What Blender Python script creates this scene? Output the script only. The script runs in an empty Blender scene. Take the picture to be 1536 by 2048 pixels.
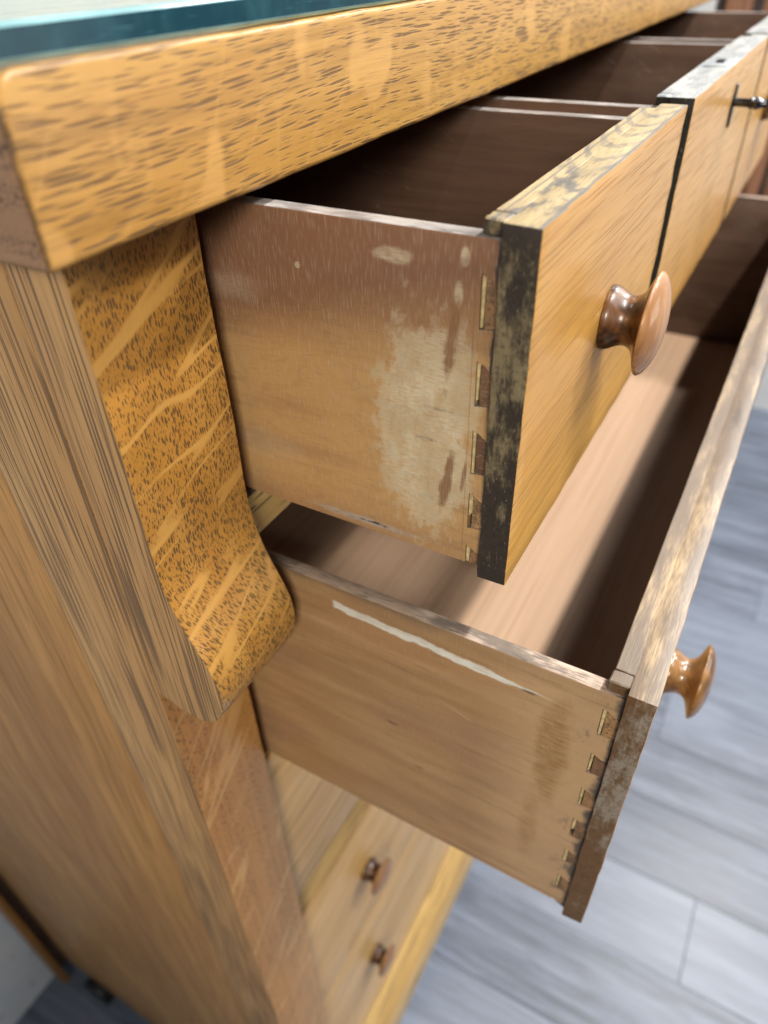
import bpy, bmesh, math, random
from mathutils import Vector, Matrix, noise as mnoise
random.seed(7)
S = bpy.context.scene
R = math.radians

# ------------------------------------------------------------------ camera
cam_d = bpy.data.cameras.new("camera"); cam = bpy.data.objects.new("camera", cam_d)
S.collection.objects.link(cam); S.camera = cam
CPOS = Vector((-0.18727, -0.23823, 0.07422)); yaw, pitch, roll = 1.03722, -0.67731, -0.0355
fw = Vector((math.sin(yaw)*math.cos(pitch), math.cos(yaw)*math.cos(pitch), math.sin(pitch)))
rt = Vector((math.cos(yaw), -math.sin(yaw), 0)); up = rt.cross(fw)
r2 = rt*math.cos(roll)+up*math.sin(roll); u2 = -rt*math.sin(roll)+up*math.cos(roll)
M = Matrix((r2, u2, -fw)).transposed().to_4x4(); M.translation = CPOS
cam.matrix_world = M
cam_d.sensor_fit = 'VERTICAL'; cam_d.sensor_height = 36; cam_d.lens = 1422.19/2048*36
cam_d.clip_start = 0.01; cam_d.clip_end = 60
cam_d.dof.use_dof = True; cam_d.dof.focus_distance = 0.325; cam_d.dof.aperture_fstop = 6.2

# ------------------------------------------------------------------ world and lamps
W = bpy.data.worlds.new("World"); S.world = W; W.use_nodes = True
W.node_tree.nodes["Background"].inputs[0].default_value = (0.86, 0.93, 1.0, 1)
W.node_tree.nodes["Background"].inputs[1].default_value = 0.06
def lamp(name, loc, target, sx, sy, power, col=(1, 1, 1), spread=180):
    l = bpy.data.lights.new(name, 'AREA'); l.shape = 'RECTANGLE'; l.size = sx; l.size_y = sy
    l.energy = power; l.color = col; l.spread = R(spread)
    o = bpy.data.objects.new(name, l); S.collection.objects.link(o); o.location = loc
    o.rotation_euler = (Vector(target)-Vector(loc)).to_track_quat('-Z', 'Y').to_euler()
    return o
# a row of ceiling panels running along the front of the chest
lamp("ceiling_panel", (0.55, -0.98, 2.00), (0.55, -0.98, 0), 0.9, 0.09, 86, (1, .96, .91))
lamp("ceiling_panel", (2.70, -1.00, 2.00), (2.4, -0.8, 0), 0.6, 0.16, 95, (1, .97, .93))
lamp("added_side_fill", (-1.50, -0.95, 0.75), (0.0, -0.10, -.32), 0.6, 0.5, 4.3, (1, .91, .78), 64)  # added fill, no known source: brightens the left-facing sides
# a second row of panels farther out into the room
lamp("ceiling_panel", (0.10, -2.35, 2.10), (0.1, -0.2, -.2), 0.7, 0.25, 18, (1, .97, .94))
lamp("ceiling_panel", (2.20, -2.35, 2.10), (0.3, -0.1, -.5), 0.6, 0.30, 66, (1, .96, .91))
lamp("added_front_fill", (1.75, -3.10, -0.15), (0.1, -0.1, -.75), 1.5, 1.1, 20, (1, .95, .89))  # added fill, no known window: sheen on the scroll, brighter lower drawers

S.view_settings.view_transform = 'Standard'; S.view_settings.look = 'None'
S.view_settings.exposure = 0.0; S.view_settings.gamma = 1
S.cycles.use_denoising = True
S.cycles.max_bounces = 8; S.cycles.transmission_bounces = 8

# ------------------------------------------------------------------ node helper
class NT:
    def __init__(s, name):
        s.m = bpy.data.materials.new(name); s.m.use_nodes = True
        s.t = s.m.node_tree; s.n = s.t.nodes; s.b = s.n["Principled BSDF"]
        s.co = s.n.new("ShaderNodeTexCoord").outputs["Object"]
    def ln(s, a, inp):
        if hasattr(a, "is_linked") or isinstance(a, bpy.types.NodeSocket): s.t.links.new(a, inp)
        else:
            if isinstance(a, (tuple, list)) and len(a) == 3 and len(inp.default_value) == 4: a = (*a, 1)
            inp.default_value = a
    def vm(s, op, a, b=None):
        n = s.n.new("ShaderNodeVectorMath"); n.operation = op; s.ln(a, n.inputs[0])
        if b is not None:
            s.ln(b, n.inputs[3] if op == 'SCALE' else n.inputs[1])
        return n.outputs[0]
    def mt(s, op, a, b=None, c=None, clamp=False):
        n = s.n.new("ShaderNodeMath"); n.operation = op; n.use_clamp = clamp
        s.ln(a, n.inputs[0])
        if b is not None: s.ln(b, n.inputs[1])
        if c is not None: s.ln(c, n.inputs[2])
        return n.outputs[0]
    def sep(s, v):
        n = s.n.new("ShaderNodeSeparateXYZ"); s.ln(v, n.inputs[0]); return n.outputs
    def com(s, x, y, z):
        n = s.n.new("ShaderNodeCombineXYZ")
        for i, a in enumerate((x, y, z)): s.ln(a, n.inputs[i])
        return n.outputs[0]
    def noise(s, v, scale=1.0, detail=2.0, rough=.5, dist=0.0):
        n = s.n.new("ShaderNodeTexNoise"); s.ln(v, n.inputs["Vector"]); n.inputs["Scale"].default_value = scale
        n.inputs["Detail"].default_value = detail; n.inputs["Roughness"].default_value = rough
        n.inputs["Distortion"].default_value = dist
        return n.outputs["Fac"]
    def dashes(s, v, cross, along, r, soft=.10, wob=.5):
        n = s.n.new("ShaderNodeTexVoronoi"); n.feature = 'F1'; n.voronoi_dimensions = '2D'; n.inputs["Scale"].default_value = 1
        a, b, c = s.sep(v)
        s.ln(s.com(s.mul(s.mt('ADD', a, s.mul(b, .83)), cross), s.mul(c, along), 0.0), n.inputs["Vector"])
        rnd = s.sep(n.outputs["Color"])[0]
        rr = s.mul(r, s.mt('ADD', 1-wob, s.mul(rnd, 2*wob)))
        return s.inv(s.sm(n.outputs["Distance"], s.mt('SUBTRACT', rr, soft), s.mt('ADD', rr, soft*.3)))
    def sm(s, a, lo, hi):          # smoothstep
        n = s.n.new("ShaderNodeMapRange"); n.interpolation_type = 'SMOOTHSTEP'
        s.ln(a, n.inputs[0]); s.ln(lo, n.inputs[1]); s.ln(hi, n.inputs[2])
        n.inputs[3].default_value = 0; n.inputs[4].default_value = 1
        return n.outputs[0]
    def mix(s, f, a, b, blend='MIX'):
        n = s.n.new("ShaderNodeMix"); n.data_type = 'RGBA'; n.blend_type = blend
        s.ln(f, n.inputs[0]); s.ln(a, n.inputs[6]); s.ln(b, n.inputs[7])
        return n.outputs[2]
    def mul(s, *a):
        r = a[0]
        for b in a[1:]: r = s.mt('MULTIPLY', r, b)
        return r
    def inv(s, a): return s.mt('SUBTRACT', 1.0, a)
    def bump(s, h, strength=.3, dist=.0006):
        n = s.n.new("ShaderNodeBump"); n.inputs["Strength"].default_value = strength
        n.inputs["Distance"].default_value = dist; s.ln(h, n.inputs["Height"])
        s.ln(n.outputs[0], s.b.inputs["Normal"])
    def out(s, col, rough=.4, spec=.5, coat=0, coatr=.1, metal=0):
        s.ln(col, s.b.inputs["Base Color"]); s.ln(rough, s.b.inputs["Roughness"])
        s.b.inputs["Specular IOR Level"].default_value = spec
        s.b.inputs["Coat Weight"].default_value = coat; s.b.inputs["Coat Roughness"].default_value = coatr
        s.b.inputs["Metallic"].default_value = metal
        return s.m
    def grain(s, ax, warp=.006, wf=9):
        """object coordinates with the grain along the third component, gently warped"""
        x, y, z = s.sep(s.co)
        v = {'x': s.com(y, z, x), 'y': s.com(z, x, y), 'z': s.com(x, y, z)}[ax]
        if warp:
            w = s.noise(s.vm('MULTIPLY', v, (wf, wf, wf*.35)), 1, 1)
            w2 = s.noise(s.vm('ADD', s.vm('MULTIPLY', v, (wf, wf, wf*.35)), (7.1, 3.3, 5.2)), 1, 1)
            v = s.vm('ADD', v, s.com(s.mul(s.mt('SUBTRACT', w, .5), warp), s.mul(s.mt('SUBTRACT', w2, .5), warp), 0.0))
        return v

def oak(name, ax, light, dark, pore, cross=620, along=60, dens=.55, soft=.06, rough=.33, coat=.0, band=.35, mod=1.0,
        fleck=0.0, fleck_dir=(0, 1), fleck_col=None, fscale=(14, 60), warp=.006, ring=170, bstr=.25, thin=0.0, ridge=1.0, lines=0.0, lf=700, corner=None, depth=1.0, spec=.5, tones=(22, 2.2)):
    n = NT(name); v = n.grain(ax, warp)
    tone = n.noise(n.vm('MULTIPLY', v, (tones[0], tones[0], tones[1])), 1, 3, .55)
    col = n.mix(n.sm(tone, .32, .68), light, dark)
    rings = n.noise(n.vm('MULTIPLY', v, (ring, ring, 2.5)), 1, 2, .6)
    col = n.mix(n.mul(n.sm(rings, .45, .75), band), col, tuple(c*.62 for c in dark))
    clump = n.noise(n.vm('MULTIPLY', v, (60, 60, 9)), 1, 2)
    r = n.mt('ADD', dens, n.mt('ADD', n.mul(n.mt('SUBTRACT', rings, .5), 1.1*mod), n.mul(n.mt('SUBTRACT', clump, .5), .9*mod)))
    pm = n.dashes(v, cross, along, r)
    if thin:
        v2 = n.vm('ADD', v, (.013, .027, .041))
        pm = n.mt('MAXIMUM', pm, n.mul(n.dashes(v2, cross*1.6, along*1.3, n.mul(r, .8), .14), thin))
    fine = n.noise(n.vm('MULTIPLY', v, (cross*2.2, cross*2.2, along*.6)), 1, 1)
    col = n.mix(n.mul(n.sm(fine, .5, .8), .25), col, tuple(c*.55 for c in dark))
    if lines:
        fl = n.noise(n.vm('MULTIPLY', v, (lf, lf, 7)), 1, 3, .65)
        fl2 = n.noise(n.vm('MULTIPLY', v, (lf*.4, lf*.4, 4)), 1, 2, .6)
        col = n.mix(n.mul(n.sm(fl, .50, .66), lines), col, tuple(c*.55 for c in dark))
        col = n.mix(n.mul(n.sm(fl2, .50, .68), lines*.6), col, tuple(c*.6 for c in dark))
    if fleck:
        x, y, z = n.sep(v); a, b = fleck_dir
        cr = n.mt('ADD', x, n.mul(y, .7)); L = math.hypot(a, b)
        u = n.mt('ADD', n.mul(cr, a/L), n.mul(z, b/L)); w = n.mt('SUBTRACT', n.mul(cr, b/L), n.mul(z, a/L))
        f = n.noise(n.com(n.mul(u, fscale[0]), n.mul(w, fscale[1]), 3.7), 1, 1.5, .45)
        f2 = n.noise(n.com(n.mul(u, fscale[0]*1.6), n.mul(w, fscale[1]*.8), 9.2), 1, 1)
        rid = n.inv(n.sm(n.mt('ABSOLUTE', n.mt('SUBTRACT', f, .5)), .010, .036))
        rid = n.mul(rid, n.sm(f2, .34, .46))
        core = n.mul(ridge, n.inv(n.sm(n.mt('ABSOLUTE', n.mt('SUBTRACT', f, .5)), .0, .016)), n.sm(f2, .44, .56))
        blot = n.sm(f2, .66, .70)
        fm = n.mt('MAXIMUM', n.mul(rid, ridge), n.mul(n.sm(f2, .60, .67) if ridge < 1 else n.mul(blot, .45), .9))
        fc = fleck_col or tuple(min(1, c*1.2) for c in light)
        col = n.mix(n.mul(fm, fleck), col, fc)
        col = n.mix(n.mul(core, fleck*.25), col, tuple(c*1.25 for c in fc))
        pm = n.mul(pm, n.inv(n.mul(fm, .95)))
    col = n.mix(n.mul(pm, depth), col, pore)
    if corner is not None:
        wx = n.mt('ADD', n.sep(n.co)[0], n.mul(n.mt('SUBTRACT', n.noise(n.vm('MULTIPLY', n.co, (150, 150, 150)), 1, 4, .7), .5), .004))
        col = n.mix(n.mul(n.inv(n.sm(wx, corner+.0004, corner+.0022)), .85), col, (.085, .05, .03))
    n.bump(n.inv(pm), bstr, .0005)
    return n.out(col, n.mt('ADD', rough, n.mul(pm, .25)), spec, coat, .12)

GL, GD, GP = (.60, .315, .088), (.47, .215, .045), (.10, .05, .018)
m_top = oak("oak_top_edge", 'x', (.49, .28, .075), (.41, .21, .05), (.115, .06, .022), lines=.55, lf=420, corner=-.0566, cross=640, along=34, dens=.235, thin=1, mod=.42, fleck=.5, ridge=.25,
            fleck_dir=(1, .75), fscale=(17, 40), fleck_col=(.60, .34, .108), rough=.36, ring=110, band=.25, depth=.85, warp=.012)
m_bracket = oak("oak_quarter_sawn", 'z', (.49, .255, .055), (.40, .18, .03), (.07, .038, .014), cross=660, along=185, dens=.27, mod=.25, thin=.9,
                fleck=.7, fleck_dir=(1, .36), fscale=(9, 52), fleck_col=(.56, .31, .08), rough=.28, coat=.4, warp=.0025, band=.25, depth=.85)
m_panel = oak("oak_striped_side", 'z', (.55, .325, .13), (.45, .25, .095), (.12, .077, .048), cross=640, along=7, dens=.30, thin=.8,
              rough=.45, coat=0, ring=190, band=.4, warp=.005, bstr=.3, mod=.35, spec=.35, depth=.85)
m_plain = oak("oak_side_panel", 'z', (.52, .275, .082), (.38, .185, .05), (.22, .11, .04), lines=.5, lf=420, cross=330, along=6, dens=.23, thin=.6,
              rough=.42, coat=.05, ring=60, band=.4, warp=.03, bstr=.12, spec=.4, depth=.5, tones=(18, 3), mod=.5)
m_stile = oak("oak_lower_post", 'z', (.58, .305, .082), (.47, .22, .052), (.16, .085, .035), lines=.35, lf=500, cross=520, along=170, dens=.21, rough=.42, coat=.05,
              fleck=.6, fleck_dir=(1, 1.1), fscale=(6, 40), fleck_col=(.58, .345, .125), mod=.4, depth=.7)
m_front = oak("oak_drawer_front", 'x', (.60, .335, .088), (.52, .262, .058), (.23, .11, .03), lines=.4, lf=900, cross=820, along=11, dens=.225, thin=.9, rough=.3, coat=.15,
              ring=330, band=.3, warp=.004, bstr=.12, depth=.55, mod=.4)
m_low = oak("oak_lower_front", 'x', (.76, .48, .19), (.64, .38, .13), (.40, .23, .085), cross=300, along=7, dens=.26, rough=.36, coat=.1, ring=90, band=.3, spec=.4, depth=.6)
m_rail = oak("oak_rail", 'x', (.58, .40, .15), (.44, .27, .09), (.14, .10, .05), cross=300, along=20, dens=.3, rough=.45)
m_plinth = oak("oak_plinth", 'x', (.70, .47, .17), (.60, .36, .10), (.30, .18, .07), cross=280, along=9, dens=.25, rough=.4)
m_end = oak("oak_end_grain", 'y', (.33, .185, .095), (.25, .13, .065), (.07, .04, .025), cross=700, along=600, dens=.22, rough=.45, ring=160)
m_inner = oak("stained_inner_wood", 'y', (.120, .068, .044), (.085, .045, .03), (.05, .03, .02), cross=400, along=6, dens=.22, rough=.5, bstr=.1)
def inner_mat():
    n = NT("stained_inner_wood"); x, y, z = n.sep(n.co)
    g = n.noise(n.com(n.mul(x, 60), n.mul(y, 6), n.mul(z, 90)), 1, 4, .6)
    m = n.noise(n.vm('MULTIPLY', n.co, (11, 11, 16)), 1, 4, .6)
    sc = n.noise(n.com(n.mul(x, 10), n.mul(n.mt('ADD', y, n.mul(z, .8)), 26), n.mul(n.mt('SUBTRACT', z, n.mul(y, .5)), 300)), 1, 2, .6, .6)
    lin = n.noise(n.com(0.0, n.mul(y, 90), n.mul(z, 1200)), 1, 1)
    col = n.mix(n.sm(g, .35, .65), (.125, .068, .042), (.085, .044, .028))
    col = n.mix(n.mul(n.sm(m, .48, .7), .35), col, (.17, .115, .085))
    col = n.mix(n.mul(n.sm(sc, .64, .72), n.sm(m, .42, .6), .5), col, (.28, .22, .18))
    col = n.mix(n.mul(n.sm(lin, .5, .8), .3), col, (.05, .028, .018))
    n.bump(g, .1, .0005)
    return n.out(col, .5, .4)
m_inner = inner_mat()
m_tan = oak("pale_drawer_bottom", 'x', (.57, .38, .25), (.52, .335, .21), (.42, .27, .165), cross=300, along=5, dens=.15, rough=.5, bstr=.05, depth=.4)

def ellipse(n, y, z, cy, cz, ry, rz, wob, edge=.35):
    a = n.mt('DIVIDE', n.mt('SUBTRACT', y, cy), ry); b = n.mt('DIVIDE', n.mt('SUBTRACT', z, cz), rz)
    d = n.mt('ADD', n.mt('SQRT', n.mt('ADD', n.mul(a, a), n.mul(b, b))), wob)
    return n.inv(n.sm(d, 1-edge, 1+edge*.2))

def side_mat_upper():
    n = NT("worn_upper_side"); x, y, z = n.sep(n.co)
    g = n.noise(n.com(n.mul(x, 40), n.mul(y, 9), n.mul(z, 110)), 1, 3, .6)
    g2 = n.noise(n.com(0.0, n.mul(y, 4), n.mul(z, 34)), 1, 3, .55)
    wob = n.noise(n.com(0.0, n.mul(y, 60), n.mul(z, 60)), 1, 4, .65)
    wobc = n.mt('SUBTRACT', wob, .5)
    lin = n.noise(n.com(0.0, n.mul(y, 160), n.mul(z, 1700)), 1, 1)
    lin2 = n.noise(n.com(0.0, n.mul(y, 1500), n.mul(z, 130)), 1, 1)
    tz = n.mt('ADD', z, n.mul(n.mt('SUBTRACT', g2, .5), .045))
    tz = n.mt('ADD', tz, n.mul(y, .16))
    col = n.mix(n.sm(tz, -.092, -.045), (.52, .31, .125), (.235, .115, .062))
    col = n.mix(n.mul(n.sm(g2, .5, .62), .35), col, (.245, .125, .068))
    col = n.mix(n.mul(n.sm(g, .5, .72), .35), col, (.22, .12, .06))
    col = n.mix(n.mul(n.inv(n.sm(n.mt('ADD', z, n.mul(wobc, .02)), -.158, -.137)), .45), col, (.33, .18, .085))
    # dark smoky arcs
    arc = n.noise(n.com(0.0, n.mul(y, 22), n.mul(z, 70)), 1, 2, .5, .6)
    col = n.mix(n.mul(n.inv(n.sm(n.mt('ABSOLUTE', n.mt('SUBTRACT', arc, .47)), 0, .05)), .10, n.inv(n.sm(z, -.05, -.03))), col, (.12, .085, .055))
    # chalky rubbed patch
    wob2 = n.noise(n.com(0.0, n.mul(y, 210), n.mul(z, 130)), 1, 4, .7)
    w2 = n.mt('ADD', n.mul(wobc, 1.5), n.mul(n.mt('SUBTRACT', wob2, .5), .9)); wobc = n.mt('ADD', wobc, n.mul(n.mt('SUBTRACT', wob2, .5), .8))
    pt = ellipse(n, y, z, -.120, -.098, .027, .058, w2, .28)
    pt = n.mt('MAXIMUM', pt, n.mul(ellipse(n, y, z, -.128, -.062, .014, .024, w2), .8))
    pt = n.mt('MAXIMUM', pt, n.mul(ellipse(n, y, z, -.105, -.0195, .010, .0035, w2, .5), .8))
    pt = n.mt('MAXIMUM', pt, n.mul(ellipse(n, y, z, -.1355, -.0155, .0022, .0042, n.mul(wobc, .6), .4), .75))
    pt = n.mt('MAXIMUM', pt, n.mul(ellipse(n, y, z, -.1335, -.030, .0022, .0058, n.mul(wobc, .6), .4), .75))
    pt = n.mt('MAXIMUM', pt, n.mul(ellipse(n, y, z, -.022, -.045, .020, .008, w2, .8), .32))
    pt = n.mt('MAXIMUM', pt, n.mul(ellipse(n, y, z, -.060, -.030, .0016, .0016, 0.0, .4), .8))
    pt = n.mt('MAXIMUM', pt, n.mul(ellipse(n, y, z, -.030, -.128, .030, .010, w2, .8), .28))
    pt = n.mul(pt, n.mt('ADD', .45, n.mul(n.sm(lin, .3, .7), .55)), n.mt('ADD', .6, n.mul(n.sm(wob2, .3, .6), .4)))
    chalk = n.mix(n.sm(wob, .35, .7), (.56, .47, .31), (.76, .69, .51))
    col = n.mix(n.mul(pt, 1.0), col, chalk)
    # bare brown drips through the chalk
    w3 = n.mul(wobc, 1.5)
    dr = ellipse(n, n.mt('ADD', y, n.mul(z, .10)), z, -.136, -.050, .0032, .023, w3, .5)
    dr = n.mt('MAXIMUM', dr, ellipse(n, n.mt('ADD', y, n.mul(z, .16)), z, -.150, -.117, .0028, .019, w3, .5))
    dr = n.mt('MAXIMUM', dr, n.mul(ellipse(n, n.mt('ADD', y, n.mul(z, .10)), z, -.1505, -.112, .0012, .009, w3, .5), .9))
    col = n.mix(n.mul(dr, .9), col, (.25, .125, .055))
    # grey rub along the lower edge, with black specks
    sc = n.noise(n.com(0.0, n.mul(y, 90), n.mul(z, 500)), 1, 4, .7)
    rub = n.mul(ellipse(n, n.mt('ADD', y, n.mul(z, 0)), n.mt('ADD', z, n.mul(y, 0)), -.083, -.1575, .034, .0028, n.mul(wobc, 1.2), .7), 1.0)
    col = n.mix(n.mul(rub, .75), col, (.40, .36, .32))
    col = n.mix(n.mul(rub, n.sm(sc, .55, .62)), col, (.035, .03, .03))
    # pencil smudges
    pc = n.mt('MAXIMUM', ellipse(n, y, z, -.127, -.0815, .010, .0013, n.mul(wobc, 2.0), .8), ellipse(n, y, z, -.119, -.098, .009, .0012, n.mul(wobc, 2.0), .8))
    col = n.mix(n.mul(pc, n.sm(lin, .4, .6), .6), col, (.13, .12, .11))
    sl = n.inv(n.sm(n.mt('ABSOLUTE', n.mt('ADD', y, .1403)), .0001, .00045))
    col = n.mix(n.mul(sl, .35), col, (.16, .09, .05))
    # tarry dirt against the front board
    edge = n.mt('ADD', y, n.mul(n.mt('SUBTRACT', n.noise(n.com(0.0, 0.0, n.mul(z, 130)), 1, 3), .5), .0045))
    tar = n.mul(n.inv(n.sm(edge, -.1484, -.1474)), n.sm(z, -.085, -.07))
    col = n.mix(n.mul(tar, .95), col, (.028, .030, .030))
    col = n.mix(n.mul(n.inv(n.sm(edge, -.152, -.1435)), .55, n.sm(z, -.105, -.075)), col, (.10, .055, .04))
    col = n.mix(n.mul(n.sm(lin2, .50, .75), .26), col, (.60, .49, .37))
    col = n.mix(n.mul(n.sm(lin, .52, .8), .26), col, (.15, .09, .055))
    n.bump(n.mt('ADD', lin, n.mul(wob, .6)), .12, .0004)
    return n.out(col, .52, .4)

def side_mat_lower():
    n = NT("worn_lower_side"); x, y, z = n.sep(n.co)
    wob = n.noise(n.com(0.0, n.mul(y, 55), n.mul(z, 55)), 1, 4, .65); wobc = n.mt('SUBTRACT', wob, .5)
    g = n.noise(n.com(0.0, n.mul(y, 7), n.mul(z, 60)), 1, 3, .55)
    lin = n.noise(n.com(0.0, n.mul(y, 900), n.mul(z, 110)), 1, 2)
    lin2 = n.noise(n.com(0.0, n.mul(y, 80), n.mul(z, 1200)), 1, 1)
    col = n.mix(n.sm(g, .35, .65), (.43, .26, .12), (.35, .195, .085))
    big = n.noise(n.com(0.0, n.mul(y, 8), n.mul(z, 14)), 1, 2)
    col = n.mix(n.mul(n.sm(big, .5, .65), .5), col, (.31, .17, .10))
    col = n.mix(n.mul(n.sm(n.mul(y, -1), .15, .20), .6), col, (.56, .365, .20))
    # ochre scraped streaks beside the joint
    st = n.noise(n.com(0.0, n.mul(y, 50), n.mul(z, 900)), 1, 5, .7)
    zone = ellipse(n, n.mt('SUBTRACT', y, n.mul(z, .03)), z, -.193, -.285, .0105, .058, n.mul(wobc, 1.2), .5)
    zone = n.mt('MAXIMUM', zone, n.mul(ellipse(n, y, z, -.196, -.37, .007, .05, n.mul(wobc, 1.6), .7), .7))
    col = n.mix(n.mul(zone, n.sm(st, .36, .58), .9), col, (.30, .155, .045))
    col = n.mix(n.mul(zone, n.sm(st, .60, .72), .3), col, (.52, .38, .25))
    scr = n.noise(n.com(0.0, n.mul(n.mt('ADD', y, n.mul(z, .35)), 18), n.mul(n.mt('SUBTRACT', z, n.mul(y, .35)), 620)), 1, 2, .6)
    col = n.mix(n.mul(n.sm(scr, .68, .74), n.sm(big, .42, .58), .55), col, (.66, .54, .40))
    scd = n.noise(n.com(0.0, n.mul(y, 14), n.mul(z, 210)), 1, 4, .65)
    col = n.mix(n.mul(n.sm(scd, .54, .70), .45), col, (.22, .125, .06))
    sm_ = n.noise(n.com(0.0, n.mul(y, 75), n.mul(z, 45)), 1, 4, .7)
    col = n.mix(n.mul(n.sm(sm_, .56, .68), n.inv(n.sm(y, -.222, -.205)), .7), col, (.10, .085, .065))
    # dried paint run
    zc = n.mt('ADD', z, n.mt('ADD', n.mul(y, -.055), n.mul(n.mt('SUBTRACT', n.noise(n.com(0.0, n.mul(y, 45), 2.0), 1, 2), .5), .006)))
    wid = n.mt('ADD', .0006, n.mul(n.noise(n.com(0.0, n.mul(y, 60), 5.0), 1, 5, .7), .0052))
    wid = n.mul(wid, n.sm(y, -.198, -.15))
    pr = n.mul(n.inv(n.sm(n.mt('DIVIDE', n.mt('ABSOLUTE', n.mt('SUBTRACT', zc, -.2285)), n.mt('ADD', wid, .00005)), .8, 1.05)), n.inv(n.sm(y, -.062, -.059)), n.sm(y, -.1985, -.1975))
    col = n.mix(n.mul(pr, n.mt('ADD', .45, n.mul(n.sm(lin2, .25, .55), .5))), col, n.mix(wob, (.60, .60, .52), (.80, .80, .74)))
    # knots and dark flecks
    for cy, cz, ry, rz in ((-.098, -.325, .005, .0016), (-.118, -.362, .004, .0012), (-.183, -.2395, .006, .0016)):
        col = n.mix(n.mul(ellipse(n, n.mt('ADD', y, 0.0), n.mt('ADD', z, n.mul(n.mt('SUBTRACT', y, cy), .0)), cy, cz, ry, rz, n.mul(wobc, 1.0), .7), .75), col, (.13, .065, .04))
    # black rubbed band along the top, grubby bottom line
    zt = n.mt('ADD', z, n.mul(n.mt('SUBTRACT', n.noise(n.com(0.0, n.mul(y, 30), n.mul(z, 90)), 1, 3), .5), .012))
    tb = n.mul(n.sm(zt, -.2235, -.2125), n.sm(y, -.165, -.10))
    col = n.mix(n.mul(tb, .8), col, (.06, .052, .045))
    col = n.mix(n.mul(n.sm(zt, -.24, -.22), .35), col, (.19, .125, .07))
    bl = n.inv(n.sm(n.mt('ABSOLUTE', n.mt('SUBTRACT', z, -.4415)), .0003, .0012))
    col = n.mix(n.mul(bl, .45), col, (.12, .07, .04))
    # sooty joint line
    jt = n.mt('ADD', y, n.mul(n.mt('SUBTRACT', n.noise(n.com(0.0, n.mul(y, 60), n.mul(z, 80)), 1, 4), .5), .017))
    col = n.mix(n.mul(n.inv(n.sm(jt, -.2300, -.2255)), .9), col, (.05, .047, .04))
    col = n.mix(n.mul(n.sm(lin, .5, .75), .14), col, (.55, .43, .32))
    col = n.mix(n.mul(n.sm(lin2, .5, .8), .18), col, (.18, .11, .065))
    n.bump(n.mt('ADD', lin2, n.mul(wob, .6)), .1, .0004)
    return n.out(col, .45, .45)

def edge_mat(name, tan, blk, lo, hi, fx=(160, 160, 55), zc=-.06, zr=.035, bias=.2):
    n = NT(name); x, y, z = n.sep(n.co)
    a = n.noise(n.vm('MULTIPLY', n.co, fx), 1, 6, .72)
    b = n.noise(n.vm('MULTIPLY', n.co, (330, 330, 420)), 1, 3, .6)
    c = n.noise(n.vm('MULTIPLY', n.co, (60, 60, 34)), 1, 2)
    d = n.noise(n.vm('MULTIPLY', n.co, (900, 900, 420)), 1, 2)
    lines = n.noise(n.com(0.0, n.mul(y, 1500), n.mul(z, 60)), 1, 2)
    q = n.mt('DIVIDE', n.mt('SUBTRACT', z, zc), zr)
    zone = n.mul(n.mt('SUBTRACT', n.inv(n.sm(n.mul(q, q), 0, 2)), .5), bias)
    fac = n.mt('ADD', n.mt('ADD', a, n.mul(n.mt('SUBTRACT', c, .5), .6)), zone)
    fac = n.mt('ADD', fac, n.mul(n.mt('SUBTRACT', d, .5), .18))
    col = n.mix(n.sm(fac, lo, hi), blk, tan)
    col = n.mix(n.mul(n.sm(b, .45, .75), .55), col, tuple(v*.5 for v in blk))
    col = n.mix(n.mul(n.sm(b, .40, .25), .45), col, (.13, .07, .035))
    col = n.mix(n.mul(n.sm(lines, .55, .7), .35), col, tuple(v*.4 for v in blk))
    col = n.mix(n.mul(n.sm(d, .66, .74), .45), col, (.34, .31, .25))
    n.bump(n.mt('ADD', a, n.mul(d, .5)), .45, .0010)
    return n.out(col, n.mt('ADD', .36, n.mul(b, .3)), .45)
m_soot = edge_mat("sooty_front_end", (.235, .185, .10), (.040, .029, .020), .41, .66)
m_soot2 = edge_mat("brown_scuffed_front_end", (.30, .25, .195), (.15, .078, .028), .44, .72, (150, 150, 60), -.27, .06, .25)
m_black = edge_mat("blackened_front_end", (.06, .05, .035), (.016, .014, .011), .62, .75)

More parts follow.
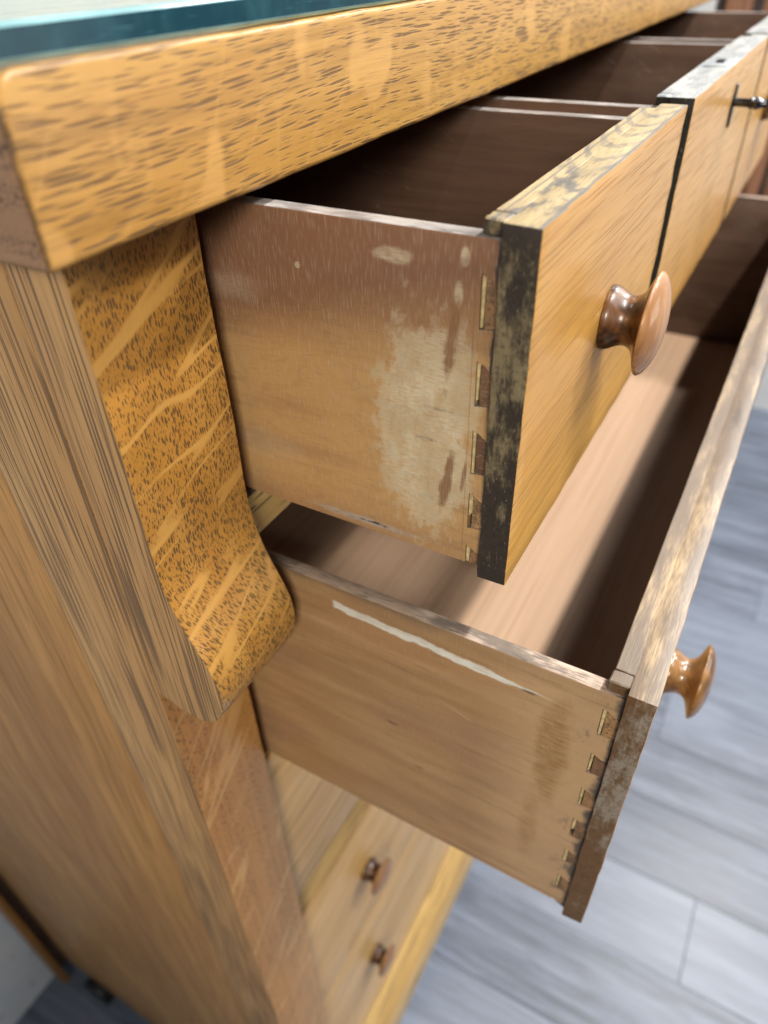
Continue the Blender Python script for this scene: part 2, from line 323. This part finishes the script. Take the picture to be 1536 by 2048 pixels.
def top_mat(name, pale, stain, arcs, sx, fac, shift=0.0, yc=-.154, asp=2.4, lo=.44, hi=.58, swap=False):
    """worn upper edge of a drawer front: pale bare oak with grey water stain"""
    n = NT(name); x, y, z = n.sep(n.co)
    if swap: x, y = y, x
    w = n.noise(n.com(n.mul(x, 60), n.mul(y, 200), 0.0), 1, 3, .6); wc = n.mt('SUBTRACT', w, .5)
    dash = n.noise(n.com(n.mul(x, 90), n.mul(y, 1300), 0.0), 1, 1.5)
    dash2 = n.noise(n.com(n.mul(x, 1000), n.mul(y, 260), 0.0), 1, 1.5)
    blot = n.noise(n.com(n.mul(x, sx), n.mul(y, sx*asp), shift), 1, 5, .66)
    tone = n.noise(n.com(n.mul(x, 14), n.mul(y, 90), shift), 1, 2)
    col = n.mix(n.sm(tone, .38, .62), pale, tuple(c*.8 for c in pale))
    if arcs:
        yy = n.mt('DIVIDE', n.mt('SUBTRACT', y, yc), .0105)
        ph = n.mt('SUBTRACT', n.mul(x, 1.0), n.mul(n.mul(yy, yy), .020))
        ph = n.mt('ADD', ph, n.mul(wc, .010))
        sn = n.mt('SINE', n.mul(n.mt('ADD', ph, n.mul(n.noise(n.com(n.mul(x, 25), 0.0, 0.0), 1, 1), .016)), 6.283/.0245))
        am = n.mul(n.sm(sn, .25, .75), n.sm(x, .10, .14))
        am = n.mul(am, n.mt('ADD', .45, n.mul(n.sm(dash2, .35, .6), .55)))
        am = n.mul(am, n.mt('ADD', .45, n.mul(n.sm(blot, .38, .60), .55)))
        col = n.mix(n.mul(am, .85), col, stain)
        fa = n.inv(n.sm(x, .11, .15))
        col = n.mix(n.mul(n.sm(blot, .47, .60), .9, fa), col, stain)
        col = n.mix(n.mul(n.sm(blot, .62, .68), .6, fa), col, (.05, .05, .055))
        ln = n.mt('MAXIMUM', n.inv(n.sm(n.mt('ABSOLUTE', n.mt('SUBTRACT', y, -.1455)), .0003, .0007)), n.inv(n.sm(n.mt('ADD', y, n.mul(wc, .0015)), -.1632, -.1622)))
        col = n.mix(n.mul(ln, .8), col, stain)
    else:
        col = n.mix(n.mul(n.sm(n.mt('ADD', blot, n.mul(n.mt('SUBTRACT', dash, .5), .30)), lo, hi), fac), col, stain)
        col = n.mix(n.mul(n.sm(blot, .62, .70), fac, .7), col, tuple(c*.4 for c in stain))
    col = n.mix(n.mul(n.sm(dash, .50, .66), .55), col, tuple(c*.36 for c in pale))
    n.bump(n.mt('ADD', dash, n.mul(w, .6)), .2, .0005)
    return n.out(col, .42, .5)
m_arcs = top_mat("arched_grain_top_edge", (.47, .365, .205), (.125, .125, .125), True, 45, .8)
m_stain = top_mat("stained_top_edge", (.47, .35, .21), (.13, .10, .08), False, 11, .95, 4.0, asp=6, lo=.22, hi=.56)
m_pale = top_mat("bleached_top_edge", (.50, .50, .48), (.25, .275, .29), False, 26, .9, 8.0, asp=3, lo=.36, hi=.60)
m_grime = top_mat("grimy_side_top_edge", (.40, .37, .35), (.15, .135, .13), False, 26, .8, 2.0, asp=3, swap=True)
m_grime2 = top_mat("grimy_lower_side_top_edge", (.50, .39, .31), (.13, .105, .085), False, 22, .9, 6.0, asp=3, swap=True)

def plain(name, col, var=.25, rough=.5, f=30, metal=0, coat=0, spec=.5):
    n = NT(name); a = n.noise(n.vm('MULTIPLY', n.co, (f, f, f)), 1, 4, .6)
    c = n.mix(n.sm(a, .3, .7), tuple(v*(1-var) for v in col), tuple(min(1, v*(1+var)) for v in col))
    n.bump(a, .05, .001)
    return n.out(c, rough, spec, coat, .08, metal)
m_wedge = plain("pale_joint_wedge", (.56, .44, .22), .3, .55, 300)
m_iron = plain("dark_iron", (.05, .05, .055), .3, .3, 200, .9)
m_steel = plain("blued_steel", (.09, .095, .11), .3, .25, 200, 1.0)
m_plate = plain("zinc_lock_plate", (.55, .60, .62), .15, .35, 200, .7)
m_rubber = plain("black_caster", (.012, .013, .016), .3, .45, 60)

def pin_mat():
    n = NT("end_grain_pin"); inf = n.n.new("ShaderNodeObjectInfo").outputs["Random"]
    x, y, z = n.sep(n.co)
    dots = n.noise(n.com(0.0, n.mul(y, 1300), n.mul(z, 700)), 1, 1)
    rays = n.noise(n.com(0.0, n.mul(y, 120), n.mul(z, 1500)), 1, 1)
    big = n.noise(n.com(0.0, n.mul(y, 160), n.mul(z, 110)), 1, 3)
    col = n.mix(inf, (.46, .26, .11), (.13, .065, .04))
    col = n.mix(n.mul(n.sm(big, .45, .62), .6), col, (.09, .06, .04))
    col = n.mix(n.mul(n.sm(dots, .52, .66), .65), col, (.06, .035, .02))
    col = n.mix(n.mul(n.sm(rays, .62, .7), .4), col, (.50, .36, .2))
    n.bump(dots, .3, .0005)
    return n.out(col, .5, .4)
m_pin = pin_mat()

def knob_mat(name, a, b, dk, rough, coat):
    n = NT(name); x, y, z = n.sep(n.co)
    st = n.noise(n.com(n.mul(x, 420), n.mul(y, 120), n.mul(z, 45)), 1, 2, .6)
    bl = n.noise(n.vm('MULTIPLY', n.co, (60, 60, 60)), 1, 3, .6)
    col = n.mix(n.sm(st, .38, .68), a, b)
    col = n.mix(n.sm(bl, .42, .60), col, dk)
    n.bump(st, .08, .0004)
    return n.out(col, rough, .5, coat, .06)
m_stem = knob_mat("dark_lacquered_stem", (.15, .062, .018), (.075, .03, .01), (.022, .010, .005), .36, .35)
m_cap = knob_mat("brown_knob_cap", (.40, .205, .085), (.28, .13, .05), (.30, .145, .055), .38, .3)
m_stem2 = knob_mat("amber_lacquered_stem", (.27, .145, .055), (.19, .095, .034), (.12, .06, .022), .28, .5)

def glass_mat():
    n = NT("clear_glass"); t = n.t
    tr = n.n.new("ShaderNodeBsdfTransparent"); tr.inputs[0].default_value = (.90, .97, .95, 1)
    gl_ = n.n.new("ShaderNodeBsdfGlossy"); gl_.inputs["Roughness"].default_value = .03
    fr = n.n.new("ShaderNodeFresnel"); fr.inputs[0].default_value = 1.45
    mx = n.n.new("ShaderNodeMixShader"); t.links.new(n.mul(fr.outputs[0], .45), mx.inputs[0])
    t.links.new(tr.outputs[0], mx.inputs[1]); t.links.new(gl_.outputs[0], mx.inputs[2])
    t.links.new(mx.outputs[0], n.n["Material Output"].inputs["Surface"])
    return n.m
m_glass = glass_mat()
def glass_edge():
    n = NT("teal_glass_edge"); x, y, z = n.sep(n.co)
    a = n.noise(n.com(n.mul(x, 55), 0.0, n.mul(z, 30)), 1, 3, .6)
    col = n.mix(n.sm(a, .38, .70), (.002, .034, .052), (.012, .062, .084))
    sc = n.noise(n.com(n.mul(x, 60), 0.0, n.mul(z, 1400)), 1, 2)
    col = n.mix(n.mul(n.sm(sc, .62, .72), .3), col, (.10, .26, .32))
    return n.out(col, .2, .22, 0, .05)
m_gedge = glass_edge()
m_garris = plain("pale_glass_arris", (.30, .56, .62), .2, .18, 40, 0, .5)

def floor_mat():
    n = NT("grey_vinyl_plank"); inf = n.n.new("ShaderNodeObjectInfo").outputs["Random"]
    v = n.vm('ADD', n.co, n.com(n.mul(inf, 13.0), n.mul(inf, 37.0), 0.0)); x, y, z = n.sep(v)
    st = n.noise(n.com(n.mul(x, 30), n.mul(y, 1.7), 0.0), 1, 6, .74, 0)
    st2 = n.noise(n.com(n.mul(x, 80), n.mul(y, 7), 0.0), 1, 3, .6)
    kn = n.noise(n.com(n.mul(x, 9), n.mul(y, 2.2), 0.0), 1, 3, .55, .4)
    col = n.mix(n.sm(st, .34, .68), (.065, .081, .115), (.205, .243, .325))
    col = n.mix(n.mul(n.sm(st2, .46, .68), .65), col, (.09, .10, .13))
    col = n.mix(n.mul(n.sm(kn, .52, .68), .5), col, (.24, .28, .36))
    col = n.mix(n.mul(n.sm(inf, .45, .95), .5), col, (.22, .26, .34)); col = n.mix(n.mul(n.sm(inf, .45, .05), .4), col, (.10, .12, .165))
    n.bump(st2, .1, .001)
    return n.out(col, .38, .5)
m_floor = floor_mat()
def wall_mat():
    n = NT("white_painted_wall")
    a = n.noise(n.vm('MULTIPLY', n.co, (9, 9, 9)), 1, 4, .6); b = n.noise(n.vm('MULTIPLY', n.co, (38, 38, 46)), 1, 3, .6)
    col = n.mix(n.sm(a, .3, .7), (.68, .77, .86), (.76, .83, .90))
    col = n.mix(n.mul(n.sm(b, .64, .72), .7), col, (.22, .26, .28))
    n.bump(a, .1, .002)
    return n.out(col, .6, .4)
m_wall = wall_mat()
m_wall2 = plain("pale_far_wall", (.78, .80, .80), .05, .7, 6)
m_back = oak("red_brown_cabinet_wood", 'z', (.36, .18, .105), (.29, .135, .075), (.16, .075, .045), cross=120, along=6, dens=.3, rough=.4)
m_back2 = plain("dark_cabinet_gap", (.035, .025, .022), .3, .6, 20)

# ------------------------------------------------------------------ object helpers
FLOOR = -1.72
BASE = Vector((0.5, 0.35, FLOOR))
def link(name, data, parent=None, loc=None, **kw):
    o = bpy.data.objects.new(name, data); S.collection.objects.link(o)
    if parent: o.parent = parent
    if loc is not None: o.location = loc
    for k, v in kw.items(): o[k] = v
    return o
def finish(bm, name, mats, pick=None, smooth=True):
    me = bpy.data.meshes.new(name)
    ms = mats if isinstance(mats, (list, tuple)) else [mats]
    bm.normal_update()
    if pick:
        for f in bm.faces: f.material_index = pick(f)
    if smooth:
        for f in bm.faces: f.smooth = True
        for e in bm.edges:
            if len(e.link_faces) == 2 and e.calc_face_angle(0) > R(38): e.smooth = False
    bm.to_mesh(me); bm.free()
    for m in ms: me.materials.append(m)
    return me
def box_bm(lo, hi, bevel=.0008, seg=2, cut=0, jit=0, jf=60, soft_axis=None):
    bm = bmesh.new(); lo, hi = Vector(lo), Vector(hi)
    bmesh.ops.create_cube(bm, size=1)
    for v in bm.verts: v.co = Vector([lo[i]+(v.co[i]+.5)*(hi[i]-lo[i]) for i in range(3)])
    if bevel: bmesh.ops.bevel(bm, geom=list(bm.edges), offset=bevel, segments=seg, affect='EDGES', profile=.6)
    if cut:
        for ax in range(3):
            k = int((hi[ax]-lo[ax])/cut)
            for i in range(1, min(k, 60)):
                c = Vector((0, 0, 0)); c[ax] = lo[ax]+(hi[ax]-lo[ax])*i/min(k, 60); nn = Vector((0, 0, 0)); nn[ax] = 1
                bmesh.ops.bisect_plane(bm, geom=bm.verts[:]+bm.edges[:]+bm.faces[:], plane_co=c, plane_no=nn)
    if jit:
        for v in bm.verts:
            v.co += Vector(mnoise.noise_vector(v.co*jf))*jit + Vector(mnoise.noise_vector(v.co*jf*4.1))*jit*.4
    return bm
def board(name, lo, hi, mats, parent=None, loc=None, pick=None, bevel=.0008, seg=2, cut=0, jit=0, jf=60, **kw):
    return link(name, finish(box_bm(lo, hi, bevel, seg, cut, jit, jf), name, mats, pick), parent, loc, **kw)
def extrude_x(pts, x0, x1):
    """closed outline in (y, z) extruded along x"""
    bm = bmesh.new()
    a = [bm.verts.new((x0, y, z)) for y, z in pts]; b = [bm.verts.new((x1, y, z)) for y, z in pts]
    bm.faces.new(a); bm.faces.new(b[::-1]); n = len(pts)
    for i in range(n): bm.faces.new((a[i], b[i], b[(i+1) % n], a[(i+1) % n]))
    bmesh.ops.recalc_face_normals(bm, faces=bm.faces)
    return bm
def bevel_sharp(bm, off, seg=2, axis=None, ang=40):
    es = []
    for e in bm.edges:
        if len(e.link_faces) == 2 and e.calc_face_angle(0) > R(ang):
            d = (e.verts[1].co-e.verts[0].co).normalized()
            if axis is None or abs(d[axis]) > .95: es.append(e)
    bmesh.ops.bevel(bm, geom=es, offset=off, segments=seg, affect='EDGES', profile=.6, clamp_overlap=True)
def by_normal(front=0, top=0, end=0, other=0):
    def f(face):
        n = face.normal
        if n.y < -.75: return front
        if n.z > .6: return top
        if n.x < -.6: return end
        return other
    return f

# ------------------------------------------------------------------ floor, walls, far furniture
fl = board("floor", (-1.6, -3.2, FLOOR-.06), (4.4, 1.6, FLOOR-.004), plain("floor_bed", (.05, .055, .065), .2, .7), bevel=0, kind="structure")
pw, pl = .20, 1.22
pm = finish(box_bm((-pw/2+.0002, -pl/2+.0002, -.004), (pw/2-.0002, pl/2-.0002, 0), .0012, 1), "floor_plank", m_floor)
i = 0
for cx in range(-7, 20):
    off = [0.31, .72, 1.08, .13, .55, .92][cx % 6]
    for cy in range(-3, 2):
        y = cy*pl+off; x = cx*pw+.095
        if y-pl/2 > .74 or y+pl/2 < -2.6: continue
        p = link("floor_plank", pm, fl, (x, y, FLOOR))
        if y+pl/2 > 1.5: p.location.y = 1.5-pl/2
WALLY = .742
board("wall", (-2.6, WALLY, FLOOR), (1.05, WALLY+.1, 1.4), m_wall, bevel=0, kind="structure")
board("wall", (3.25, -3.2, FLOOR), (3.35, 1.6, 1.6), m_wall2, bevel=0, kind="structure")
tc = link("tall_cabinet", None, None, (2.0, -.1, FLOOR), label="red-brown wooden tall cabinet standing beyond the far end of the chest", category="cabinet")
tl = -tc.location
board("cabinet_side", (1.815, -.255, FLOOR+.02), (2.2, .045, .45), m_back, tc, tl, bevel=.003)
for y0, y1 in ((-.015, .04), (-.26, -.19), (-.125, -.095)):
    board("cabinet_stile", (1.80, y0, FLOOR+.02), (1.8145, y1, .45), m_back, tc, tl, bevel=.002)
board("cabinet_back_edge", (1.80, .0465, FLOOR+.02), (2.2, .060, .45), m_back2, tc, tl, bevel=.001)
for y0, y1 in ((-.034, -.0165), (-.1355, -.1265)):
    board("cabinet_groove", (1.806, y0, FLOOR+.05), (1.8146, y1, .42), m_back2, tc, tl, bevel=.001)

# ------------------------------------------------------------------ chest of drawers
chest = link("chest_of_drawers", None, None, BASE, label="golden oak chest of drawers with scrolled front post and its upper drawers pulled open", category="chest of drawers")
L = -BASE
XL, XR = -.031, 1.06
def part(name, lo, hi, mats, **k): return board(name, lo, hi, mats, chest, L, **k)

# worktop slab with rounded front corner
bm = extrude_x([(-.0504, 0), (-.0504, .0515), (.72, .0515), (.72, 0)], -.0566, 1.09)
es = [e for e in bm.edges if all(v.co.x < 0 and v.co.z > .05 for v in e.verts)]
bmesh.ops.bevel(bm, geom=es, offset=.010, segments=5, affect='EDGES', profile=.5)
bevel_sharp(bm, .0024, 3, None, 50)
for i in range(1, 56):
    bmesh.ops.bisect_plane(bm, geom=bm.verts[:]+bm.edges[:]+bm.faces[:], plane_co=(-.0566+.0205*i, 0, 0), plane_no=(1, 0, 0))
for v in bm.verts: v.co += Vector(mnoise.noise_vector(v.co*35))*.0005
link("worktop", finish(bm, "worktop", [m_top, m_end], lambda f: 1 if f.normal.x < -.75 else 0), chest, L)

# scrolled bracket post
prof = [(-.0212, -.0012), (-.0208, -.035), (-.0208, -.062), (-.0214, -.090), (-.0217, -.118), (-.0210, -.143), (-.0208, -.158), (-.0222, -.172),
        (-.0255, -.186), (-.0305, -.199), (-.0358, -.211), (-.0398, -.222), (-.0418, -.233), (-.0415, -.244), (-.0388, -.2545), (-.0338, -.2635), (-.0268, -.2700),
        (-.0180, -.2735), (-.0085, -.2735), (.0015, -.2705), (.0119, -.2660)]
def smooth_prof(p, k=2):
    for _ in range(k):
        q = [p[0]]
        for a, b in zip(p, p[1:]):
            q += [(a[0]*.75+b[0]*.25, a[1]*.75+b[1]*.25), (a[0]*.25+b[0]*.75, a[1]*.25+b[1]*.75)]
        p = q+[p[-1]]
    return p
pp = smooth_prof(prof, 2)+[(.0119, -.0012)]
bm = extrude_x(pp, XL, .0374)
bevel_sharp(bm, .0016, 3, None, 30)
for v in bm.verts: v.co += Vector(mnoise.noise_vector(v.co*55))*.00035
me = finish(bm, "scroll_bracket", [m_bracket, m_panel], lambda f: 1 if f.normal.x < -.8 else 0)
link("scroll_bracket", me, chest, L, label="scrolled front bracket in glossy quarter-sawn oak with tiger flecks")

part("corner_post", (XL, .0123, -1.60), (.0374, .077, -.0015), [m_stile, m_panel], pick=lambda f: 1 if f.normal.x < -.6 else 0, bevel=.0012, cut=.05, jit=.0004)
part("side_panel", (XL+.0003, .0774, -1.60), (-.012, .68, -.0015), m_plain, bevel=.0006, cut=.1, jit=.0003)
part("rear_post_and_gap_fill", (-.060, .694, FLOOR+.02), (-.046, .722, -.0015), m_plain, bevel=.002)
part("rear_post_and_gap_fill", (-.0455, .708, FLOOR+.06), (-.012, .722, -.0015), m_inner, bevel=.001)  # not a post: dark filler board standing in for the shadowed gap
part("side_panel", (XR-.02, .0774, -1.60), (XR, .70, -.0015), m_panel, bevel=.001)
part("corner_post", (.99, .0123, -1.60), (XR, .077, -.0015), m_stile, bevel=.001)
part("back_panel", (-.0115, .70, -1.60), (XR-.0205, .715, -.0015), m_inner, bevel=0)
part("chest_bottom", (-.0115, .0775, -1.60), (XR-.0205, .699, -1.585), m_inner, bevel=0)

# rails between the drawers
part("rail", (.038, -.010, -.1985), (.989, .055, -.1690), [m_rail, m_grime2], pick=lambda f: 1 if f.normal.z > .6 else 0, bevel=.0012, cut=.04, jit=.0004)
YF = .024
def rail(z0, z1, slope):
    pts = [(YF, z0), (YF, z0+.004), (YF+.014, z1), (YF+.05, z1), (YF+.05, z0)] if slope else [(YF-.004, z0), (YF-.004, z1), (YF+.05, z1), (YF+.05, z0)]
    bm = extrude_x(pts, .038, .989); bevel_sharp(bm, .0012)
    return link("rail", finish(bm, "rail", m_plinth if slope else m_low), chest, L)
rail(-.470, -.453, False)
rail(-.762, -.722, True)
bm = extrude_x([(YF-.022, -1.60), (YF-.022, -1.475), (YF-.018, -1.46), (YF, -1.39), (YF+.04, -1.39), (YF+.04, -1.60)], .038, .989)
bevel_sharp(bm, .002); link("plinth", finish(bm, "plinth", m_plinth), chest, L)

# knob: lathe along -y, base at y = 0
def knob_mesh(sc, mats):
    pr = [(0, .0160), (.0010, .0164), (.0028, .0163), (.0050, .0152), (.0080, .0135), (.0108, .0125), (.0135, .0126), (.0160, .0143), (.0178, .0172),
          (.0193, .0215), (.0204, .0246), (.0213, .0258), (.0225, .0256), (.0248, .0232), (.0273, .0180), (.0291, .0106), (.0299, 0)]
    pr = smooth_prof(pr, 1)
    bm = bmesh.new(); N = 48; rings = []
    for d, r in pr[:-1]:
        rings.append([bm.verts.new((sc*r*math.cos(2*math.pi*k/N), -sc*d, sc*r*math.sin(2*math.pi*k/N))) for k in range(N)])
    for a, b in zip(rings, rings[1:]):
        for k in range(N): bm.faces.new((a[k], a[(k+1) % N], b[(k+1) % N], b[k]))
    t = bm.verts.new((0, -sc*pr[-1][0], 0))
    for k in range(N): bm.faces.new((rings[-1][k], rings[-1][(k+1) % N], t))
    bm.faces.new(rings[0])
    bmesh.ops.recalc_face_normals(bm, faces=bm.faces)
    return finish(bm, "knob", mats, lambda f: 1 if -f.calc_center_median().y > sc*.0212 else 0)
KN = knob_mesh(1.0, [m_stem, m_cap]); KN2 = knob_mesh(1.0, [m_stem2, m_stem2])

def side_outline(y_front, y_deep, y_back, zt, zb, pins, slope):
    pts = [(y_back, zt), (y_front, zt)]
    for a, b in pins:
        if b > zb: pts += [(y_front, a-slope), (y_deep, a), (y_deep, b), (y_front, b+slope*.25)]
        else: pts += [(y_front, a-slope), (y_deep, a), (y_deep, zb)]
    if not pins or pins[-1][1] > zb: pts.append((y_front, zb))
    pts.append((y_back, zb))
    return pts

def drawer(label, x0, x1, yf, zb, zt, m_face, m_topedge, m_endface, side_mats, knobs, knob_mesh_, pins=(), outer=.0144, inner=.0081, lip=.004,
           drop_top=.0068, up_bot=.0035, length=.58, inner_mat=m_inner, bottom_mat=m_inner, slope=.0045, st=.009, seed=0, bottom_up=.012):
    d = link("drawer", None, chest, L, label=label)
    ya, yb = yf+outer, yf+outer+inner
    mats = [m_face, m_topedge, m_endface, m_inner]
    # front board: outer leaf + inner leaf, one mesh
    bm = box_bm((x0, yf, zb), (x1, ya, zt), .0009, 2, .010, .0005, 110)
    b2 = box_bm((x0+lip+st+.0002, ya-.0006, zb+up_bot), (x1-lip-st-.0002, yb, zt-.0001), .0004, 1, .02, .0003, 90)
    b3 = box_bm((x0+lip+.0006, ya-.0002, zt-drop_top+.0008), (x0+lip+st, yb+.0006, zt-.0003), .0007, 1, .004, .0004, 200)
    for bb in (b2, b3):
        tmp = bpy.data.meshes.new("tmp"); bb.to_mesh(tmp); bm.from_mesh(tmp); bb.free(); bpy.data.meshes.remove(tmp)
    def pk(f):
        c = f.calc_center_median(); n = f.normal
        if n.z > .6: return 1
        if n.y < -.75: return 0
        if n.y > .7: return 3
        if n.x < -.5 or n.z < -.6: return 2
        return 2
    link("drawer_front", finish(bm, "drawer_front", mats, pk), d)
    zs, zsb = zt-drop_top, zb+up_bot
    yk = yf+length
    for k, (a, b) in enumerate(((x0+lip, x0+lip+st), (x1-lip-st, x1-lip))):
        pts = side_outline(ya+.0004, yb-.0002, yk, zs, zsb, pins if k == 0 else (), slope)
        bm = extrude_x(pts, a, b)
        es = [e for e in bm.edges if abs(e.verts[0].co.z-e.verts[1].co.z) < 1e-6 and abs(e.verts[0].co.x-e.verts[1].co.x) < 1e-6
              and min(e.verts[0].co.z, e.verts[1].co.z) in (e.verts[0].co.z,) and (abs(e.verts[0].co.z-zs) < 1e-5) and abs(e.verts[0].co.y-e.verts[1].co.y) > .1]
        bmesh.ops.bevel(bm, geom=es, offset=.0011, segments=2, affect='EDGES', profile=.5)
        link("drawer_side", finish(bm, "drawer_side", side_mats, lambda f: 1 if f.normal.z > .6 else (2 if f.normal.x > .5 and k == 0 or f.normal.x < -.5 and k == 1 else 0)), d)
    for q, (a, b) in enumerate(pins):
        e = .0005+.0004*random.random(); bb = b if b > zsb else zsb
        pts = [(yb-.0003-.0022, a-e), (ya+.0002, a-slope-e), (ya+.0002, bb+slope*.25+e if b > zsb else bb+.0006), (yb-.0003-.0022, bb+e if b > zsb else bb+.0003)]
        bm = extrude_x(pts, x0+lip-.0001-random.random()*.0002, x0+lip+st-.0005)
        link("dovetail_pin", finish(bm, "dovetail_pin", m_pin, smooth=False), d)
        h = (a-bb)
        cut = (.02, .12, 0, .42, 0, .2, .1)[q]*h; ww = random.uniform(.0008, .0021)
        pts = [(yb-.0006, a-e-.0002), (yb-.0005-ww, a-e-.0008), (yb-.0005-ww*random.uniform(.7, 1), bb+e+cut), (yb-.0007, bb+e+cut*.8)]
        bm = extrude_x(pts, x0+lip+.0002, x0+lip+st-.001)
        link("dovetail_wedge", finish(bm, "dovetail_wedge", m_wedge if random.random() < .8 else m_grime, smooth=False), d)
    xi0, xi1 = x0+lip+st, x1-lip-st
    board("drawer_back", (xi0+.0002, yk-.012, zsb+.004), (xi1-.0002, yk-.001, zs-.006), inner_mat, d, bevel=.0005)
    board("drawer_bottom", (xi0+.0002, yb+.0002, zsb+bottom_up-.006), (xi1-.0002, yk-.0125, zsb+bottom_up), bottom_mat, d, bevel=0)
    for x, z, s in knobs:
        link("knob", knob_mesh_, d, (x, yf+.0003, z), rotation_euler=None) if False else None
        o = link("knob", knob_mesh_, d, (x, yf+.0003, z)); o.rotation_euler = (0, s, 0)
    return d

m_su, m_sl = side_mat_upper(), side_mat_lower()
Y1, Y2 = -.1646, -.2444
pinsA = [(-.0205, -.0425), (-.0555, -.0758), (-.0875, -.1098), (-.1205, -.1408), (-.1515, -.20)]
drawer("small top drawer nearest the scrolled bracket, pulled out, chalky worn side", .0467, .2807, Y1, -.1660, -.0010, m_front, m_arcs, m_soot,
       [m_su, m_grime, m_inner], [(.168, -.079, 0.3)], KN, pinsA)
dB = drawer("middle top drawer with a key in its lock, pulled out", .3030, .6400, Y1, -.1660, -.0010, m_front, m_pale, m_black,
       [m_inner, m_grime, m_inner], [], KN)
drawer("far top drawer pulled out beyond the locked one", .6560, .9750, Y1, -.1660, -.0010, m_front, m_pale, m_soot,
       [m_inner, m_grime, m_inner], [(.80, -.079, 1.2)], KN)
pinsL = [(-.2290, -.2510), (-.2680, -.2865), (-.3025, -.3205), (-.3360, -.3575), (-.3740, -.3900), (-.4090, -.4285), (-.4440, -.50)]
drawer("long second drawer pulled far out with a white paint run on its side", .0467, .9750, Y2, -.4517, -.2074, m_front, m_stain, m_soot2,
       [m_sl, m_grime2, m_inner], [(.168, -.314, .9), (.80, -.314, .2)], KN2, pinsL, outer=.0139, inner=.0096, drop_top=.0092, up_bot=.006,
       length=.70, bottom_mat=m_tan, bottom_up=.016)

# closed lower drawers
def closed(label, z0, z1, knobs):
    d = link("drawer", None, chest, L, label=label)
    board("drawer_front", (.0395, YF, z0), (.9885, YF+.02, z1), m_low, d, bevel=.0012, cut=.05, jit=.0003)
    for x, z in knobs: link("knob", KN, d, (x, YF+.0003, z))
closed("closed drawer in the shade under the long open drawer", -.7205, -.4715, [(.86, -.59)])
closed("closed drawer with a dark knob below the bright rail", -1.0495, -.768, [(.179, -.905), (.86, -.905)])
closed("lowest closed drawer with a dark knob above the plinth", -1.3885, -1.0505, [(.179, -1.198), (.86, -1.198)])

# caster
bm = bmesh.new()
bmesh.ops.create_cone(bm, cap_ends=True, segments=28, radius1=.035, radius2=.035, depth=.024, matrix=Matrix.Translation((0, 0, 0)) @ Matrix.Rotation(R(90), 4, 'Y'))
bevel_sharp(bm, .004)
wm = finish(bm, "caster_wheel", m_rubber)
for x, y in ((-.019, .612), (.0, .10), (1.0, .62), (1.0, .10)):
    c = board("caster", (x-.008, y-.016, -1.66), (x+.026, y+.016, -1.6005), m_iron, chest, L, bevel=.003)
    link("caster_wheel", wm, c, (x-.012, y, FLOOR+.0352))

# lock on the middle drawer
bm = bmesh.new(); N = 28
for yy, ss in ((0, 1), (-.0012, .94)):
    pass
a = [bm.verts.new((.0058*math.cos(t)*(1+.12*math.cos(4*t)), 0, .0155*math.sin(t))) for t in [2*math.pi*k/N for k in range(N)]]
b = [bm.verts.new((v.co.x*.86, -.0014, v.co.z*.95)) for v in a]
for k in range(N): bm.faces.new((a[k], a[(k+1) % N], b[(k+1) % N], b[k]))
bm.faces.new(b[::-1]); bm.faces.new(a); bmesh.ops.recalc_face_normals(bm, faces=bm.faces)
link("escutcheon", finish(bm, "escutcheon", m_iron), dB, (.484, Y1-.0003, -.0325))
board("lock_plate", (.430, Y1+.003, -.0011), (.485, Y1+.0195, -.0004), m_plate, dB, bevel=.0003)
board("lock_bolt", (.447, Y1+.008, -.0012), (.458, Y1+.0135, .0007), m_iron, dB, bevel=.0003)

# key standing in the lock
key = link("key", None, None, (.484, Y1-.0015, -.030), label="blued steel key standing in the lock of the middle top drawer", category="key")
def lathe_y(pr, N=20):
    bm = bmesh.new(); rings = [[bm.verts.new((r*math.cos(2*math.pi*k/N), -d, r*math.sin(2*math.pi*k/N))) for k in range(N)] for d, r in pr]
    for a, b in zip(rings, rings[1:]):
        for k in range(N): bm.faces.new((a[k], a[(k+1) % N], b[(k+1) % N], b[k]))
    bm.faces.new(rings[0]); bm.faces.new(rings[-1][::-1]); bmesh.ops.recalc_face_normals(bm, faces=bm.faces)
    return bm
link("key_shank", finish(lathe_y([(0, .0030), (.010, .0030), (.0105, .0036), (.012, .0042), (.0135, .0036), (.0145, .0042), (.016, .0046), (.0175, .0038), (.020, .0028), (.026, .0026)]), "key_shank", m_steel), key, (0, 0, 0))
bm = bmesh.new(); NU, NV = 36, 12; vs = []
for i in range(NU):
    t = 2*math.pi*i/NU; cx, cy = .0115*math.cos(t), .0135*math.sin(t)
    for j in range(NV):
        s = 2*math.pi*j/NV; rr = .0026
        vs.append(bm.verts.new(((.0115+rr*math.cos(s))*math.cos(t), (.0145+rr*math.cos(s))*math.sin(t)-.039, rr*1.3*math.sin(s))))
for i in range(NU):
    for j in range(NV):
        bm.faces.new((vs[i*NV+j], vs[((i+1) % NU)*NV+j], vs[((i+1) % NU)*NV+(j+1) % NV], vs[i*NV+(j+1) % NV]))
bmesh.ops.recalc_face_normals(bm, faces=bm.faces)
kb = link("key_bow", finish(bm, "key_bow", m_steel), key, (0, 0, 0)); kb.rotation_euler = (0, R(70), 0)

# glass sheet on the worktop
gl = board("glass_top", (-.0545, -.0497, .0522), (1.08, .715, .0610), [m_glass, m_gedge, m_garris], bevel=.0012, seg=1,
           pick=lambda f: 1 if (f.normal.y < -.9 or f.normal.x < -.9) else (2 if (f.normal.y < -.3 or f.normal.x < -.3) else 0),
           label="thick glass sheet with teal edge lying on the oak worktop", category="glass sheet")
